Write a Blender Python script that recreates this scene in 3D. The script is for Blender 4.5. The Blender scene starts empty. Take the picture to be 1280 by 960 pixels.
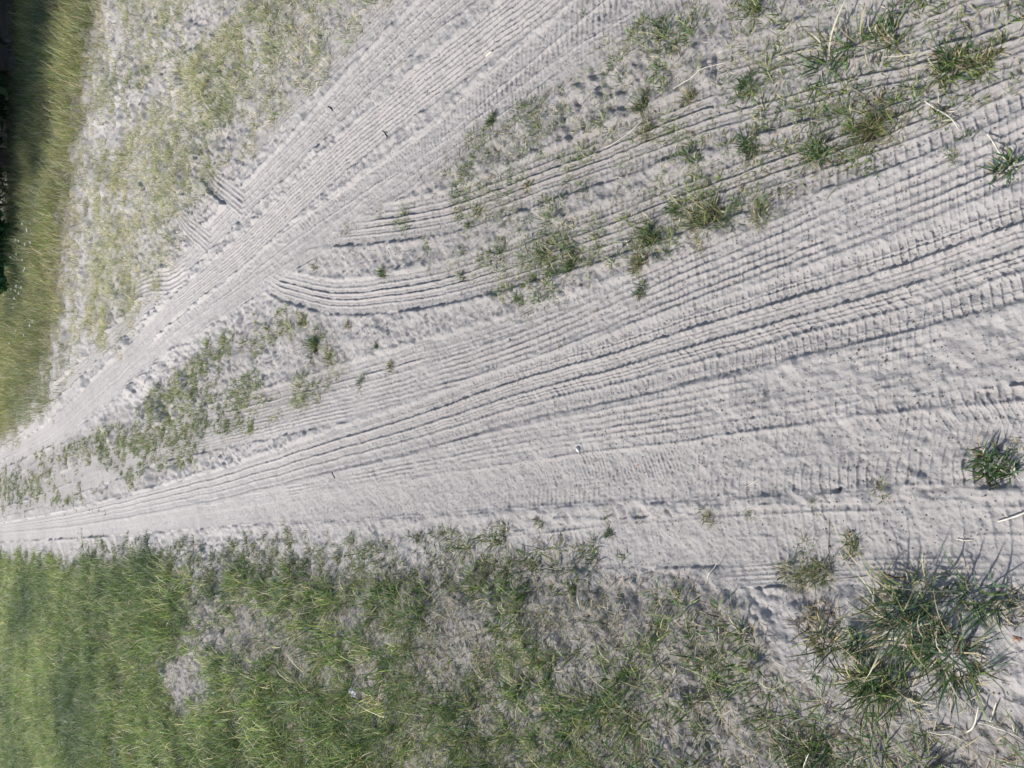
import bpy, math
import numpy as np
from mathutils import Matrix, Vector

# ------------------------------------------------------------------ camera, world, sun, exposure
S = bpy.context.scene
COL = S.collection
FPX, CX, CY, CAMH = 925.0, 640.0, 480.0, 1.5
PITCH = math.atan(760.0 / FPX)
CP, SP = math.cos(PITCH), math.sin(PITCH)
cam = bpy.data.cameras.new('camera')
cam.sensor_width = 36.0
cam.lens = 36.0 * FPX / 1280.0
cam.clip_start = 0.02
cam.clip_end = 1500.0
camo = bpy.data.objects.new('camera', cam)
COL.objects.link(camo)
# the phone was held sideways-on: the image's right edge is the world's near/down side
X = Vector((0, -SP, -CP)); Y = Vector((1, 0, 0)); Z = Vector((0, -CP, SP))
m = Matrix(((X.x, Y.x, Z.x, 0), (X.y, Y.y, Z.y, 0), (X.z, Y.z, Z.z, CAMH), (0, 0, 0, 1)))
camo.matrix_world = m
S.camera = camo

SUN_EL = math.radians(44)
SUN_DX, SUN_DY = -0.86, 0.51                      # horizontal direction towards the sun
w = bpy.data.worlds.new('World'); S.world = w; w.use_nodes = True
nt = w.node_tree
bg = nt.nodes['Background']
sky = nt.nodes.new('ShaderNodeTexSky'); sky.sky_type = 'NISHITA'; sky.sun_disc = False
sky.sun_elevation = SUN_EL
sky.sun_rotation = math.atan2(SUN_DX, SUN_DY)
sky.air_density = 1.0; sky.dust_density = 1.6; sky.ozone_density = 1.0
nt.links.new(sky.outputs[0], bg.inputs[0]); bg.inputs[1].default_value = 0.105
sl = bpy.data.lights.new('sun', 'SUN'); sl.energy = 4.1; sl.angle = math.radians(2.0); sl.color = (1.0, 0.96, 0.91)
so = bpy.data.objects.new('sun', sl); COL.objects.link(so)
sd = Vector((SUN_DX * math.cos(SUN_EL), SUN_DY * math.cos(SUN_EL), math.sin(SUN_EL)))
so.rotation_euler = sd.to_track_quat('Z', 'Y').to_euler(); so.location = (-5, 5, 8)
S.view_settings.view_transform = 'Standard'; S.view_settings.look = 'None'
S.view_settings.exposure = 0.38; S.view_settings.gamma = 1.0; S.view_settings.use_curve_mapping = False
S.cycles.max_bounces = 5; S.cycles.diffuse_bounces = 3; S.cycles.transparent_max_bounces = 4

# ------------------------------------------------------------------ helpers
R = np.random.default_rng(7)

def ground(px, py):
    """photo pixel -> ground plane point"""
    px = np.asarray(px, float); py = np.asarray(py, float)
    q = px - CX
    z = np.maximum(SP * FPX + CP * q, 4.0)
    t = CAMH / z
    return (CY - py) * t, (CP * FPX - SP * q) * t, t

def to_px(x, y):
    dep = np.maximum(y * CP + CAMH * SP, 0.25)
    q = FPX * (CAMH * CP - y * SP) / dep
    return CX + q, CY - FPX * x / dep

TAB = np.random.default_rng(3).random((512, 512)).astype(np.float32)

def vn(x, y, s=0):
    x = x + s * 17.31 + 5000.0; y = y + s * 9.77 + 5000.0
    xi = np.floor(x); yi = np.floor(y)
    fx = (x - xi).astype(np.float32); fy = (y - yi).astype(np.float32)
    fx = fx * fx * (3 - 2 * fx); fy = fy * fy * (3 - 2 * fy)
    a = xi.astype(np.int64) & 511; b = yi.astype(np.int64) & 511
    a1 = (a + 1) & 511; b1 = (b + 1) & 511
    v0 = TAB[a, b] * (1 - fx) + TAB[a1, b] * fx
    v1 = TAB[a, b1] * (1 - fx) + TAB[a1, b1] * fx
    return v0 * (1 - fy) + v1 * fy          # 0..1

def sn(x, y, cell, s=0):
    """signed noise, rotated per seed, features about `cell` metres"""
    c, d = math.cos(1.3 * s + .4), math.sin(1.3 * s + .4)
    return vn((x * c - y * d) / cell, (x * d + y * c) / cell, s) * 2 - 1

def sstep(a, b, x):
    t = np.clip((x - a) / (b - a), 0, 1)
    return t * t * (3 - 2 * t)

def tag(o, label=None, cat=None, group=None, kind=None):
    if label: o['label'] = label
    if cat: o['category'] = cat
    if group: o['group'] = group
    if kind: o['kind'] = kind
    return o

def mesh_obj(name, V, F, mat, parent=None, loc=(0, 0, 0), col=None, smooth=False):
    V = np.asarray(V, np.float32); F = np.asarray(F, np.int32)
    me = bpy.data.meshes.new(name)
    k = F.shape[1]
    me.vertices.add(len(V)); me.vertices.foreach_set('co', V.ravel())
    me.loops.add(F.size); me.loops.foreach_set('vertex_index', F.ravel())
    me.polygons.add(len(F))
    me.polygons.foreach_set('loop_start', np.arange(0, F.size, k, dtype=np.int32))
    me.polygons.foreach_set('loop_total', np.full(len(F), k, np.int32))
    if smooth: me.polygons.foreach_set('use_smooth', np.ones(len(F), bool))
    me.update(calc_edges=True)
    if col is not None:
        a = me.attributes.new('col', 'FLOAT_COLOR', 'POINT')
        c4 = np.ones((len(V), 4), np.float32); c4[:, :3] = col
        a.data.foreach_set('color', c4.ravel())
    me.materials.append(mat)
    o = bpy.data.objects.new(name, me); COL.objects.link(o)
    o.location = loc
    if parent is not None: o.parent = parent
    return o

def empty(name, loc):
    o = bpy.data.objects.new(name, None); COL.objects.link(o); o.location = loc
    o.empty_display_size = 0.05
    return o

# ------------------------------------------------------------------ materials
def new_mat(name):
    mt = bpy.data.materials.new(name); mt.use_nodes = True
    t = mt.node_tree; t.nodes.clear()
    out = t.nodes.new('ShaderNodeOutputMaterial')
    return mt, t, out

def leaf_material(name, trans=0.35, tint=(1, 1, 1)):
    mt, t, out = new_mat(name)
    at = t.nodes.new('ShaderNodeAttribute'); at.attribute_name = 'col'
    geo = t.nodes.new('ShaderNodeNewGeometry')
    nz = t.nodes.new('ShaderNodeTexNoise'); nz.inputs['Scale'].default_value = 60; nz.inputs['Detail'].default_value = 3
    t.links.new(geo.outputs['Position'], nz.inputs['Vector'])
    mr = t.nodes.new('ShaderNodeMapRange'); mr.inputs[3].default_value = 0.7; mr.inputs[4].default_value = 1.3
    t.links.new(nz.outputs[0], mr.inputs[0])
    mul = t.nodes.new('ShaderNodeVectorMath'); mul.operation = 'SCALE'
    t.links.new(at.outputs['Color'], mul.inputs[0]); t.links.new(mr.outputs[0], mul.inputs['Scale'])
    pb = t.nodes.new('ShaderNodeBsdfPrincipled'); pb.inputs['Roughness'].default_value = 0.5
    pb.inputs['Specular IOR Level'].default_value = 0.35
    tr = t.nodes.new('ShaderNodeBsdfTranslucent')
    t.links.new(mul.outputs[0], pb.inputs['Base Color']); t.links.new(mul.outputs[0], tr.inputs['Color'])
    mx = t.nodes.new('ShaderNodeMixShader'); mx.inputs[0].default_value = trans
    t.links.new(pb.outputs[0], mx.inputs[1]); t.links.new(tr.outputs[0], mx.inputs[2])
    t.links.new(mx.outputs[0], out.inputs[0])
    return mt

def simple_material(name, c1, c2, scale=30, rough=0.8, bump=0.3, stretch=(1, 1, 1), bscale=None):
    mt, t, out = new_mat(name)
    tc = t.nodes.new('ShaderNodeTexCoord'); mp = t.nodes.new('ShaderNodeMapping')
    mp.inputs['Scale'].default_value = stretch
    t.links.new(tc.outputs['Object'], mp.inputs[0])
    nz = t.nodes.new('ShaderNodeTexNoise'); nz.inputs['Scale'].default_value = scale; nz.inputs['Detail'].default_value = 5
    t.links.new(mp.outputs[0], nz.inputs['Vector'])
    cr = t.nodes.new('ShaderNodeValToRGB')
    cr.color_ramp.elements[0].position = .3; cr.color_ramp.elements[0].color = (*c1, 1)
    cr.color_ramp.elements[1].position = .7; cr.color_ramp.elements[1].color = (*c2, 1)
    t.links.new(nz.outputs[0], cr.inputs[0])
    pb = t.nodes.new('ShaderNodeBsdfPrincipled'); pb.inputs['Roughness'].default_value = rough
    t.links.new(cr.outputs[0], pb.inputs['Base Color'])
    bp = t.nodes.new('ShaderNodeBump'); bp.inputs['Strength'].default_value = bump; bp.inputs['Distance'].default_value = 0.01
    nb = t.nodes.new('ShaderNodeTexNoise'); nb.inputs['Scale'].default_value = bscale or scale * 2; nb.inputs['Detail'].default_value = 4
    t.links.new(mp.outputs[0], nb.inputs['Vector'])
    t.links.new(nb.outputs[0], bp.inputs['Height']); t.links.new(bp.outputs[0], pb.inputs['Normal'])
    t.links.new(pb.outputs[0], out.inputs[0])
    return mt

def sand_material():
    mt, t, out = new_mat('sand')
    N = t.nodes.new; L = t.links.new
    geo = N('ShaderNodeNewGeometry')
    at = N('ShaderNodeAttribute'); at.attribute_name = 'col'
    def noise(scale, detail=4, rough=.55):
        n = N('ShaderNodeTexNoise'); n.inputs['Scale'].default_value = scale
        n.inputs['Detail'].default_value = detail; n.inputs['Roughness'].default_value = rough
        L(geo.outputs['Position'], n.inputs['Vector']); return n
    def ramp(src, p0, p1, v0, v1):
        r = N('ShaderNodeMapRange'); r.inputs[1].default_value = p0; r.inputs[2].default_value = p1
        r.inputs[3].default_value = v0; r.inputs[4].default_value = v1; L(src, r.inputs[0]); return r.outputs[0]
    grain = noise(700, 2); blotch = noise(9, 5); mid = noise(60, 5, .65)
    def mul(a, b):
        x = N('ShaderNodeMath'); x.operation = 'MULTIPLY'; L(a, x.inputs[0]); L(b, x.inputs[1]); return x.outputs[0]
    f = mul(mul(ramp(grain.outputs[0], .3, .7, .86, 1.12), ramp(blotch.outputs[0], .3, .7, .93, 1.06)), ramp(mid.outputs[0], .3, .7, .9, 1.08))
    # dark crumbs of humus and tiny bits scattered over the sand
    specks = None
    for sc_, th in ((37, .05), (70, .09), (130, .17)):
        vo = N('ShaderNodeTexVoronoi'); vo.inputs['Scale'].default_value = sc_
        L(geo.outputs['Position'], vo.inputs['Vector'])
        wob = N('ShaderNodeMath'); wob.operation = 'ADD'; L(vo.outputs['Distance'], wob.inputs[0])
        wv = noise(sc_ * 7, 2); wr = ramp(wv.outputs[0], .3, .7, -th * 1.1, th * .9); L(wr, wob.inputs[1])
        sp = ramp(wob.outputs[0], th, th * 1.8, 0.0, 1.0)
        sepc = N('ShaderNodeSeparateColor'); L(vo.outputs['Color'], sepc.inputs[0])
        pick = ramp(sepc.outputs[0], 0.84, 0.85, 1.0, 0.0)
        mx = N('ShaderNodeMath'); mx.operation = 'MAXIMUM'; L(sp, mx.inputs[0]); L(pick, mx.inputs[1])
        o = ramp(mx.outputs[0], 0, 1, 0.30, 1.0)
        specks = o if specks is None else mul(specks, o)
    f = mul(f, specks)
    sc = N('ShaderNodeVectorMath'); sc.operation = 'SCALE'; L(at.outputs['Color'], sc.inputs[0]); L(f, sc.inputs['Scale'])
    pb = N('ShaderNodeBsdfPrincipled'); pb.inputs['Roughness'].default_value = .95
    pb.inputs['Specular IOR Level'].default_value = .15
    L(sc.outputs[0], pb.inputs['Base Color'])
    b1 = N('ShaderNodeBump'); b1.inputs['Strength'].default_value = .6; b1.inputs['Distance'].default_value = .0030
    g2 = noise(330, 3, .7); L(g2.outputs[0], b1.inputs['Height'])
    b2 = N('ShaderNodeBump'); b2.inputs['Strength'].default_value = .55; b2.inputs['Distance'].default_value = .008
    L(mid.outputs[0], b2.inputs['Height']); L(b1.outputs[0], b2.inputs['Normal'])
    L(b2.outputs[0], pb.inputs['Normal']); L(pb.outputs[0], out.inputs[0])
    return mt

M_SAND = sand_material()
M_GRASS = leaf_material('grass_blades', .38)
M_DRY = leaf_material('dry_grass', .15)
M_LEAF = leaf_material('tree_leaves', .35)
M_BARK = simple_material('bark', (.045, .038, .03), (.12, .10, .085), 14, .9, 1.0, (1, 1, .25))
M_LOG = simple_material('weathered_log', (.055, .052, .05), (.17, .16, .155), 9, .9, 1.0, (.15, 1, 1), 18)

# ------------------------------------------------------------------ tyre tracks pressed into the sand
# photo-traced centre lines on the ground, width in metres
def catmull(P, n=10):
    P = np.asarray(P, float)
    Q = np.vstack([2 * P[0] - P[1], P, 2 * P[-1] - P[-2]])
    out = []
    for i in range(1, len(Q) - 2):
        for k in range(n):
            t = k / n
            out.append(0.5 * ((2 * Q[i]) + (-Q[i-1] + Q[i+1]) * t + (2*Q[i-1] - 5*Q[i] + 4*Q[i+1] - Q[i+2]) * t*t + (-Q[i-1] + 3*Q[i] - 3*Q[i+1] + Q[i+2]) * t**3))
    out.append(Q[-2]); return np.array(out)

TR = []
def track(pts, w, style, depth=.010, ridge=.006, lug=.003, pitch=.022, wear=.3, berm=.006, ends=(0, 0), seed=None, mix=1.0):
    pp = catmull(pts)
    x, y, _ = ground(pp[:, 0], pp[:, 1])
    P = np.stack([x, y], 1)
    # tracks that leave the picture simply go on
    d0 = P[0] - P[3]; d0 /= np.linalg.norm(d0); d1 = P[-1] - P[-4]; d1 /= np.linalg.norm(d1)
    if not ends[0]: P = np.vstack([P[0] + d0 * 2.5, P[0] + d0 * 1.2, P])
    if not ends[1] and y[-1] > 8: P = np.vstack([P, P[-1] + d1 * 10])
    TR.append(dict(P=P, w=w, style=style, depth=depth, ridge=ridge, lug=lug, pitch=pitch, wear=wear, berm=berm, ends=ends, seed=seed or len(TR) + 1, mix=mix))

# faint old passes over the far shoulder
track([(150,-60),(142,100),(128,220),(116,340),(100,430)], .22, 'ribs', .012, .006, 0, wear=.6)
track([(196,-60),(200,50),(186,150),(176,230)], .20, 'ribs', .010, .005, 0, wear=.6)
track([(245,98),(200,148),(152,210)], .13, 'ribs', .008, .008, 0, wear=.2, ends=(1, 1))
# lowest, shallow pass beside the verge
track([(1350,668),(1280,668),(1120,669),(960,672),(800,678),(700,686),(600,692)], .13, 'blocks', .004, .0035, .003, .030, .45, .003, mix=.9)
track([(1350,712),(1200,712),(1050,714),(900,722)], .05, 'ribs', .003, .003, 0, wear=.5, berm=.001, ends=(0, 1))
# wide block-tread lane
track([(1350,536),(1280,541),(1120,553),(960,567),(800,583),(640,602),(430,624),(300,637),(150,656),(0,672),(-80,680)], .185, 'mud', .009, .0065, .0046, .025, .2, .005)
# upper lane of the bottom road, smooth ribs with shoulder lugs
track([(1350,186),(1280,215),(1070,290),(960,330),(800,383),(640,426),(487,466),(387,494),(220,537),(130,575),(40,615),(-40,642)], .165, 'road', .010, .0085, .0030, .026, .35, .008)
track([(1350,395),(1200,440),(1000,482),(800,520),(640,548),(430,592),(220,635),(100,656),(0,668)], .15, 'fine', .006, .0045, .0022, .018, .5, .004, mix=.75)
track([(1350,612),(1200,600),(960,600),(700,625),(500,648),(300,662),(100,680),(0,684)], .10, 'fine', .004, .0030, .0015, .018, .6, .001, mix=.22)
track([(760,400),(640,448),(487,492),(387,517),(220,560),(130,595),(40,630),(-40,650)], .16, 'fine', .007, .006, .002, .018, .3, .005, mix=.8)
# main crisp bundle
track([(1350,286),(1280,308),(1120,358),(960,405),(800,452),(640,495),(530,530),(430,560),(300,598),(220,618),(100,645),(0,660),(-80,668)], .178, 'chev', .012, .0100, .0030, .024, .12, .009)
# arc tracks swinging out of the upper lane
track([(1350,45),(1240,98),(1130,152),(960,212),(860,250),(780,282),(700,310),(603,341),(520,362),(430,372),(365,360),(332,343),(312,322)], .150, 'road', .012, .0105, .0036, .024, .15, .010, ends=(0, 1))
track([(1350,5),(1240,48),(1060,92),(890,142),(770,190),(640,238),(560,264),(500,277),(430,286),(390,291),(352,303)], .150, 'road', .012, .0105, .0036, .026, .15, .010, ends=(0, 1))
track([(1350,-60),(1240,-20),(1120,30),(1000,70),(900,100)], .14, 'road', .008, .006, .003, .03, .3, .006)
# upper lane
track([(860,-60),(760,0),(700,48),(613,120),(533,190),(427,262),(350,318),(260,388),(180,447),(80,537),(0,582),(-80,620)], .17, 'wave', .009, .005, .0062, .028, .1, .006)
track([(760,-80),(690,-20),(590,60),(453,172),(320,300),(210,392),(150,453),(70,529),(0,570),(-80,607)], .17, 'fine', .011, .0075, .0022, .016, .1, .006)
track([(640,-80),(560,-5),(520,32),(450,102),(380,180),(310,250),(240,322),(180,383),(120,443),(50,514),(0,553),(-80,592)], .17, 'chev', .012, .0095, .003, .022, .15, .014)
track([(545,-60),(480,15),(430,66),(370,130),(310,195)], .10, 'road', .008, .006, .003, .022, .2, .006, ends=(0, 1))
track([(900,-60),(800,30),(700,90),(600,160),(500,230),(420,290),(300,372),(200,440),(100,530)], .12, 'blocks', .006, .004, .0045, .022, .3, .004, mix=.7)
# short turn marks on the far shoulder
track([(166,364),(186,354),(212,352),(236,338)], .17, 'ribs', .010, .009, 0, wear=.15, berm=.006, ends=(1, 1))
track([(252,203),(272,228),(306,256)], .15, 'ribs', .007, .007, .003, wear=.25, berm=.004, ends=(1, 0))
track([(216,250),(236,280),(262,303)], .15, 'ribs', .007, .007, 0, wear=.25, berm=.004, ends=(1, 0))
track([(700,300),(640,322),(600,330)], .06, 'blocks', .006, .004, .004, .02, .3, .004, ends=(1, 1))

def gaus(d, s): return np.exp(-(d / s) ** 2)

def heights(x, y, lod=None):
    """terrain height; lod = local sample spacing in metres, fine detail fades above it"""
    x = np.asarray(x, np.float64); y = np.asarray(y, np.float64)
    if lod is None: lod = np.full(x.shape, .002)
    def fade(cell): return sstep(1.2, .35, lod / cell)
    px, py = to_px(x, y)
    big = .018 * sn(x, y, 1.6, 1) + .009 * sn(x, y, .45, 2)
    # road lanes are worn down, the middle and the verges stand a little proud
    verge = sstep(690, 800, py) * (px > -400)
    bank = sstep(120, 40, px) * sstep(560, 480, py)
    base = big + .035 * verge + .10 * bank * (y > 3)
    far_rough = 1 + 1.0 * sstep(430, 200, px)
    rough = (.0065 * sn(x, y, .085, 3) * fade(.085) + .0052 * sn(x, y, .036, 4) * fade(.036)
             + .0036 * sn(x, y, .016, 5) * fade(.016) + .0017 * sn(x, y, .007, 6) * fade(.007)
             + .012 * sn(x, y, .22, 12) * sstep(400, 150, px)) * far_rough
    # scuffed prints and crumbs off the tracks
    scuff = np.maximum(0, sn(x, y, .11, 8)) * (np.abs(sn(x, y, .030, 9)) - .4) * .018 * fade(.03)
    h = base + rough * (1 + .5 * sstep(.1, .8, sn(x, y, .6, 7))) + scuff
    soft = .0017 * sn(x, y, .030, 14) * fade(.03) + .0015 * sn(x, y, .012, 15) * fade(.012) + .0012 * sn(x, y, .006, 17) * fade(.006) + .0026 * np.maximum(0, sn(x, y, .05, 18)) * sn(x, y, .020, 19) * fade(.02) + .0026 * sn(x, y, .09, 16)
    for T in TR:
        P = T['P']; hw = T['w'] / 2; pad = T['w']
        lo = P.min(0) - pad; hi = P.max(0) + pad
        idx = np.nonzero((x > lo[0]) & (x < hi[0]) & (y > lo[1]) & (y < hi[1]))[0]
        if len(idx) == 0: continue
        X0 = x[idx]; Y0 = y[idx]
        best = np.full(len(idx), 9.0); side = np.zeros(len(idx)); ss = np.zeros(len(idx))
        acc = 0.0
        for a, b in zip(P[:-1], P[1:]):
            d = b - a; L = math.hypot(*d)
            if L < 1e-6: continue
            d = d / L
            m = np.nonzero((X0 > min(a[0], b[0]) - pad) & (X0 < max(a[0], b[0]) + pad) & (Y0 > min(a[1], b[1]) - pad) & (Y0 < max(a[1], b[1]) + pad))[0]
            if len(m):
                rx = X0[m] - a[0]; ry = Y0[m] - a[1]
                al = rx * d[0] + ry * d[1]; cl = np.clip(al, 0, L)
                dx = rx - cl * d[0]; dy = ry - cl * d[1]
                dist = np.sqrt(dx * dx + dy * dy)
                g = dist < best[m]
                mm = m[g]
                best[mm] = dist[g]; side[mm] = np.sign(rx[g] * d[1] - ry[g] * d[0]); ss[mm] = acc + al[g] * ((al[g] < 0) | (al[g] > L)) * 1.0 + cl[g] * ~((al[g] < 0) | (al[g] > L))
            acc += L
        keep = best < pad * .95
        idx = idx[keep]; X0 = X0[keep]; Y0 = Y0[keep]; u = (best * side)[keep] / hw; s = ss[keep]
        sd_ = T['seed']
        u = u + .04 * sn(s, s * 0 + sd_, .20, sd_) + .020 * sn(X0, Y0, .045, sd_ + 3) + .014 * sn(X0, Y0, .018, sd_ + 4) * sstep(.008, .003, lod[idx])
        au = np.abs(u)
        ld = lod[idx]
        f1 = sstep(1.3, .3, ld / T['pitch']); f2 = sstep(1.4, .3, ld / .02)
        f1 = np.where(ld > .004, f1, f1)
        st = T['style']
        wearn = np.clip(1 - T['wear'] * (1 + 1.6 * sn(X0, Y0, .13, sd_ + 5)), .12, 1.1)
        wearf = np.clip(1 - .5 * np.maximum(0, sn(X0, Y0, .04, sd_ + 6)) * (1 + T['wear']), .2, 1)
        rr = wearn * wearf
        pat = 0
        def lines(pos, wd):
            r = 0
            for i, c in enumerate(pos): r = r + gaus(u - c, wd) * (.75 + .35 * ((i * 7) % 3))
            return r
        ph = s / (T['pitch'] * .80) + .18 * sn(X0, Y0, .05, sd_ + 2)
        def saw(p, k=2.2):                     # thin asymmetric ridges once per pitch
            q = (p - np.floor(p)) - .5
            return 1.3 * gaus(q, .12) - .14
        if st == 'road':
            pat = T['ridge'] * .85 * lines((-.52, -.16, .2, .55), .052) * rr * f2 ** .5 + T['ridge'] * .16 * lines((-.74, -.35, .02, .38, .8), .035) * wearf
            sh = sstep(.56, .64, au) * sstep(1.06, .95, au)
            pat = pat + T['lug'] * saw(ph + .25 * u) * sh * rr * f1
        elif st == 'ribs':
            pat = T['ridge'] * lines((-.8, -.42, 0, .42, .8), .10) * rr
        elif st == 'fine':
            pat = T['ridge'] * lines((-.72, -.5, -.28, -.05, .18, .42, .66, .86), .055) * rr
            pat = pat + T['lug'] * saw(ph + u) * rr * f1
        elif st == 'chev':
            pat = T['ridge'] * .28 * lines((-.86, -.3, -.2, .16, .27, .7), .03) * wearf + T['ridge'] * .85 * lines((-.5, -.06, .42), .058) * (1 + .45 * saw(ph * .9 + 1.5 * u) * f1) * rr
            mid = sstep(.60, .5, au)
            pat = pat + T['lug'] * .75 * saw(ph * .8 + 2.4 * np.abs(u) + .25 * sn(X0, Y0, .05, 3)) * mid * rr * f1 * (.6 + .6 * sn(X0, Y0, .10, sd_ + 8))
            sh = sstep(.52, .6, au) * sstep(1.05, .95, au)
            blk = np.maximum(saw(ph * 1.15 + .5 * u), gaus(au - .80, .03) * .9)
            pat = pat + T['lug'] * blk * sh * rr * f1
        elif st == 'mud':
            u = -u
            jit = .35 * sn(X0, Y0, .06, sd_ + 7) + .12 * sn(X0, Y0, .025, sd_ + 8)
            a_ = saw(ph * 1.5 + 2.2 * u + jit) * sstep(.8, .55, au)
            b_ = saw(ph * 1.5 - 2.6 * u + .4 + jit) * sstep(.75, .5, au)
            sel = sstep(-.25, .25, sn(X0, Y0, .09, sd_ + 9)); sel2 = .35 + .65 * sstep(-.5, .5, sn(X0, Y0, .14, sd_ + 10))
            big_ = sstep(-.5, .3, sn(s, s * 0, .45, 23))
            c_ = saw(ph * 1.0 + 1.2 * (1 - u) ** 2 + .2 * jit) * sstep(.15, .45, u) * sstep(1.02, .93, u) * (.4 + .9 * big_) * (.95 + .35 * sn(X0, Y0, .07, sd_ + 12))
            d_ = saw(ph * 1.0 + .2 * jit) * sstep(-.6, -.7, u) * sstep(-1.03, -.95, u)
            st_u = -.95 + .07 * np.sign(np.sin(ph * 2.4))
            stair = gaus(u - st_u, .035) * T['ridge'] * 1.2 + gaus(u + .58 + .03 * sn(X0, Y0, .05, 4), .06) * T['ridge'] * .9
            pat = (T['lug'] * (.50 * (a_ * sel + b_ * (1 - sel)) * sel2 * sstep(.55, .2, u) + .85 * c_ + .8 * d_)) * rr * f1 + stair * rr + T['ridge'] * .5 * lines((-.9, .95), .05) * rr
        elif st == 'wave':
            pat = T['lug'] * saw(ph + 1.3 * u * u * np.sign(u) + .5 * sn(X0, Y0, .1, 2)) * sstep(1.05, .9, au) * (gaus(u - .55, .36) + gaus(u + .35, .4)) * rr * f1
            pat = pat + T['ridge'] * lines((-.9, .05, .95), .06) * rr
        elif st == 'blocks':
            pat = T['lug'] * saw(ph) * sstep(1, .9, au) * rr * f1 + T['ridge'] * lines((-.75, 0, .75), .06) * rr
        inside = sstep(1.06, .93, au)
        e = 1.0
        tot = acc
        if T['ends'][0]: e = e * sstep(-.01, .08, s)
        if T['ends'][1]: e = e * sstep(tot + .01, tot - .08, s)
        # beyond an open end nothing is pressed in
        e = e * ((s >= -.02) & (s <= tot + .02))
        inside = inside * e * T['mix']
        low = base[idx] - .75 * T['depth'] * (1 - .25 * u * u) + soft[idx] + pat
        bermh = .45 * T['berm'] * gaus(au - 1.14, .13) * (au > .9) * e * (.6 + .9 * (sn(X0, Y0, .06, sd_ + 11) * .5 + .5)) * wearn
        cur = h[idx] + bermh
        h[idx] = cur * (1 - inside) + low * inside
    # trampled, crumbly surface over the near part of the bottom lane
    cr = sstep(760, 980, px) * sstep(395, 450, py + .25 * (px - 1100)) * sstep(690, 600, py)
    h = h + cr * (.0024 * sn(x, y, .026, 27) * fade(.026) + .0018 * sn(x, y, .013, 28) * fade(.013) + .0025 * np.maximum(0, sn(x, y, .05, 29) - .2))
    # small hummocks and pits under the verge turf
    vg = sstep(700, 760, py)
    h = h + vg * (.006 * np.abs(sn(x, y, .05, 36)) - .003) * fade(.05)
    return h

# ------------------------------------------------------------------ where grass grows (photo-traced patches)
def poly_in(px, py, poly, feather):
    P = np.asarray(poly, float); n = len(P)
    ins = np.zeros(px.shape, bool); dist = np.full(px.shape, 1e9)
    for i in range(n):
        ax, ay = P[i]; bx, by = P[(i + 1) % n]
        c = ((ay > py) != (by > py)) & (px < (bx - ax) * (py - ay) / ((by - ay) or 1e-9) + ax)
        ins ^= c
        ex, ey = bx - ax, by - ay; L2 = ex * ex + ey * ey
        t = np.clip(((px - ax) * ex + (py - ay) * ey) / L2, 0, 1)
        dist = np.minimum(dist, np.hypot(px - ax - t * ex, py - ay - t * ey))
    sd_ = np.where(ins, dist, -dist)
    return sstep(-feather, feather, sd_)

def ell(px, py, cx, cy, rx, ry):
    return sstep(1.25, .55, np.hypot((px - cx) / rx, (py - cy) / ry))

POLY_VERGE = [(-200,690),(0,690),(60,704),(120,706),(180,694),(240,716),(310,706),(380,712),(440,716),(500,706),(560,712),(610,690),(670,700),(720,722),(780,722),(840,736),(900,740),(940,772),(980,812),(1040,850),(1100,880),(1400,905),(1400,1600),(-200,1600)]
POLY_SPRINKLE = [(100,672),(220,676),(360,668),(480,662),(560,652),(660,652),(720,668),(780,690),(760,735),(300,730),(100,712)]
POLY_MEDIAN = [(-60,600),(-60,650),(60,636),(130,628),(230,590),(320,546),(400,508),(440,470),(430,420),(395,385),(330,398),(262,432),(205,478),(140,522),(60,566)]
POLY_MID = [(350,330),(400,300),(540,205),(620,150),(700,95),(800,20),(960,-80),(1400,-460),(1400,60),(1180,150),(1080,205),(980,262),(900,308),(820,335),(740,345),(680,362),(640,392),(590,352),(500,335),(430,345)]
POLY_PALE = [(190,-700),(150,100),(125,250),(110,350),(100,430),(110,470),(150,420),(215,335),(300,215),(400,105),(470,25),(540,-80),(1000,-620)]
POLY_BANK = [(34,-700),(165,-700),(128,-20),(112,80),(96,190),(86,300),(76,400),(58,450),(34,505),(0,545),(-60,590),(-120,560),(-60,470),(0,400),(12,330),(22,250),(32,120),(34,-20)]

def d_verge(px, py):
    d = poly_in(px, py, POLY_VERGE, 22) * (1 - .38 * sstep(80, 420, px) * sstep(1010, 840, py + .1 * px))
    d = d * (1 - .30 * sstep(620, 1000, px))
    for c in ((280,770,45,45,.5),(330,800,40,50,.4),(240,840,30,50,.35),(250,855,22,40,.5),(760,785,70,26,.6),(745,850,36,18,.65),(690,735,22,18,.5),(985,770,60,26,.8),(940,742,60,14,.6),(1230,930,90,50,.55),(1050,905,50,40,.35),(700,740,26,20,.5),(590,780,28,40,.4),(470,750,30,26,.35),(400,820,30,36,.3),(1000,860,60,26,.5),(660,930,50,20,.3)):
        d = d * (1 - c[4] * ell(px, py, *c[:4]))
    return d
def d_median(px, py):
    d = poly_in(px, py, POLY_MEDIAN, 10)
    d = d * (.62 - .30 * ell(px, py, 345, 455, 36, 30) - .3 * ell(px, py, 110, 600, 45, 30) - .25 * ell(px, py, 200, 575, 60, 14))
    return np.maximum(d, .9 * ell(px, py, 20, 610, 45, 22))
def d_mid(px, py):
    d = poly_in(px, py, POLY_MID, 18) * .60 * (1 - .6 * sstep(620, 460, px))
    for c in ((700,310,55,26,.8),(660,260,50,20,.5),(730,290,40,30,.5),(500,312,60,8,.25),(790,150,50,50,.6),(850,110,30,25,.5),(1080,130,60,50,.8),(1010,190,50,26,.8),(1190,80,50,22,.7),(920,260,50,25,.4),(560,320,40,8,.35)):
        d = np.maximum(d, c[4] * ell(px, py, *c[:4]))
    return d
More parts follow.
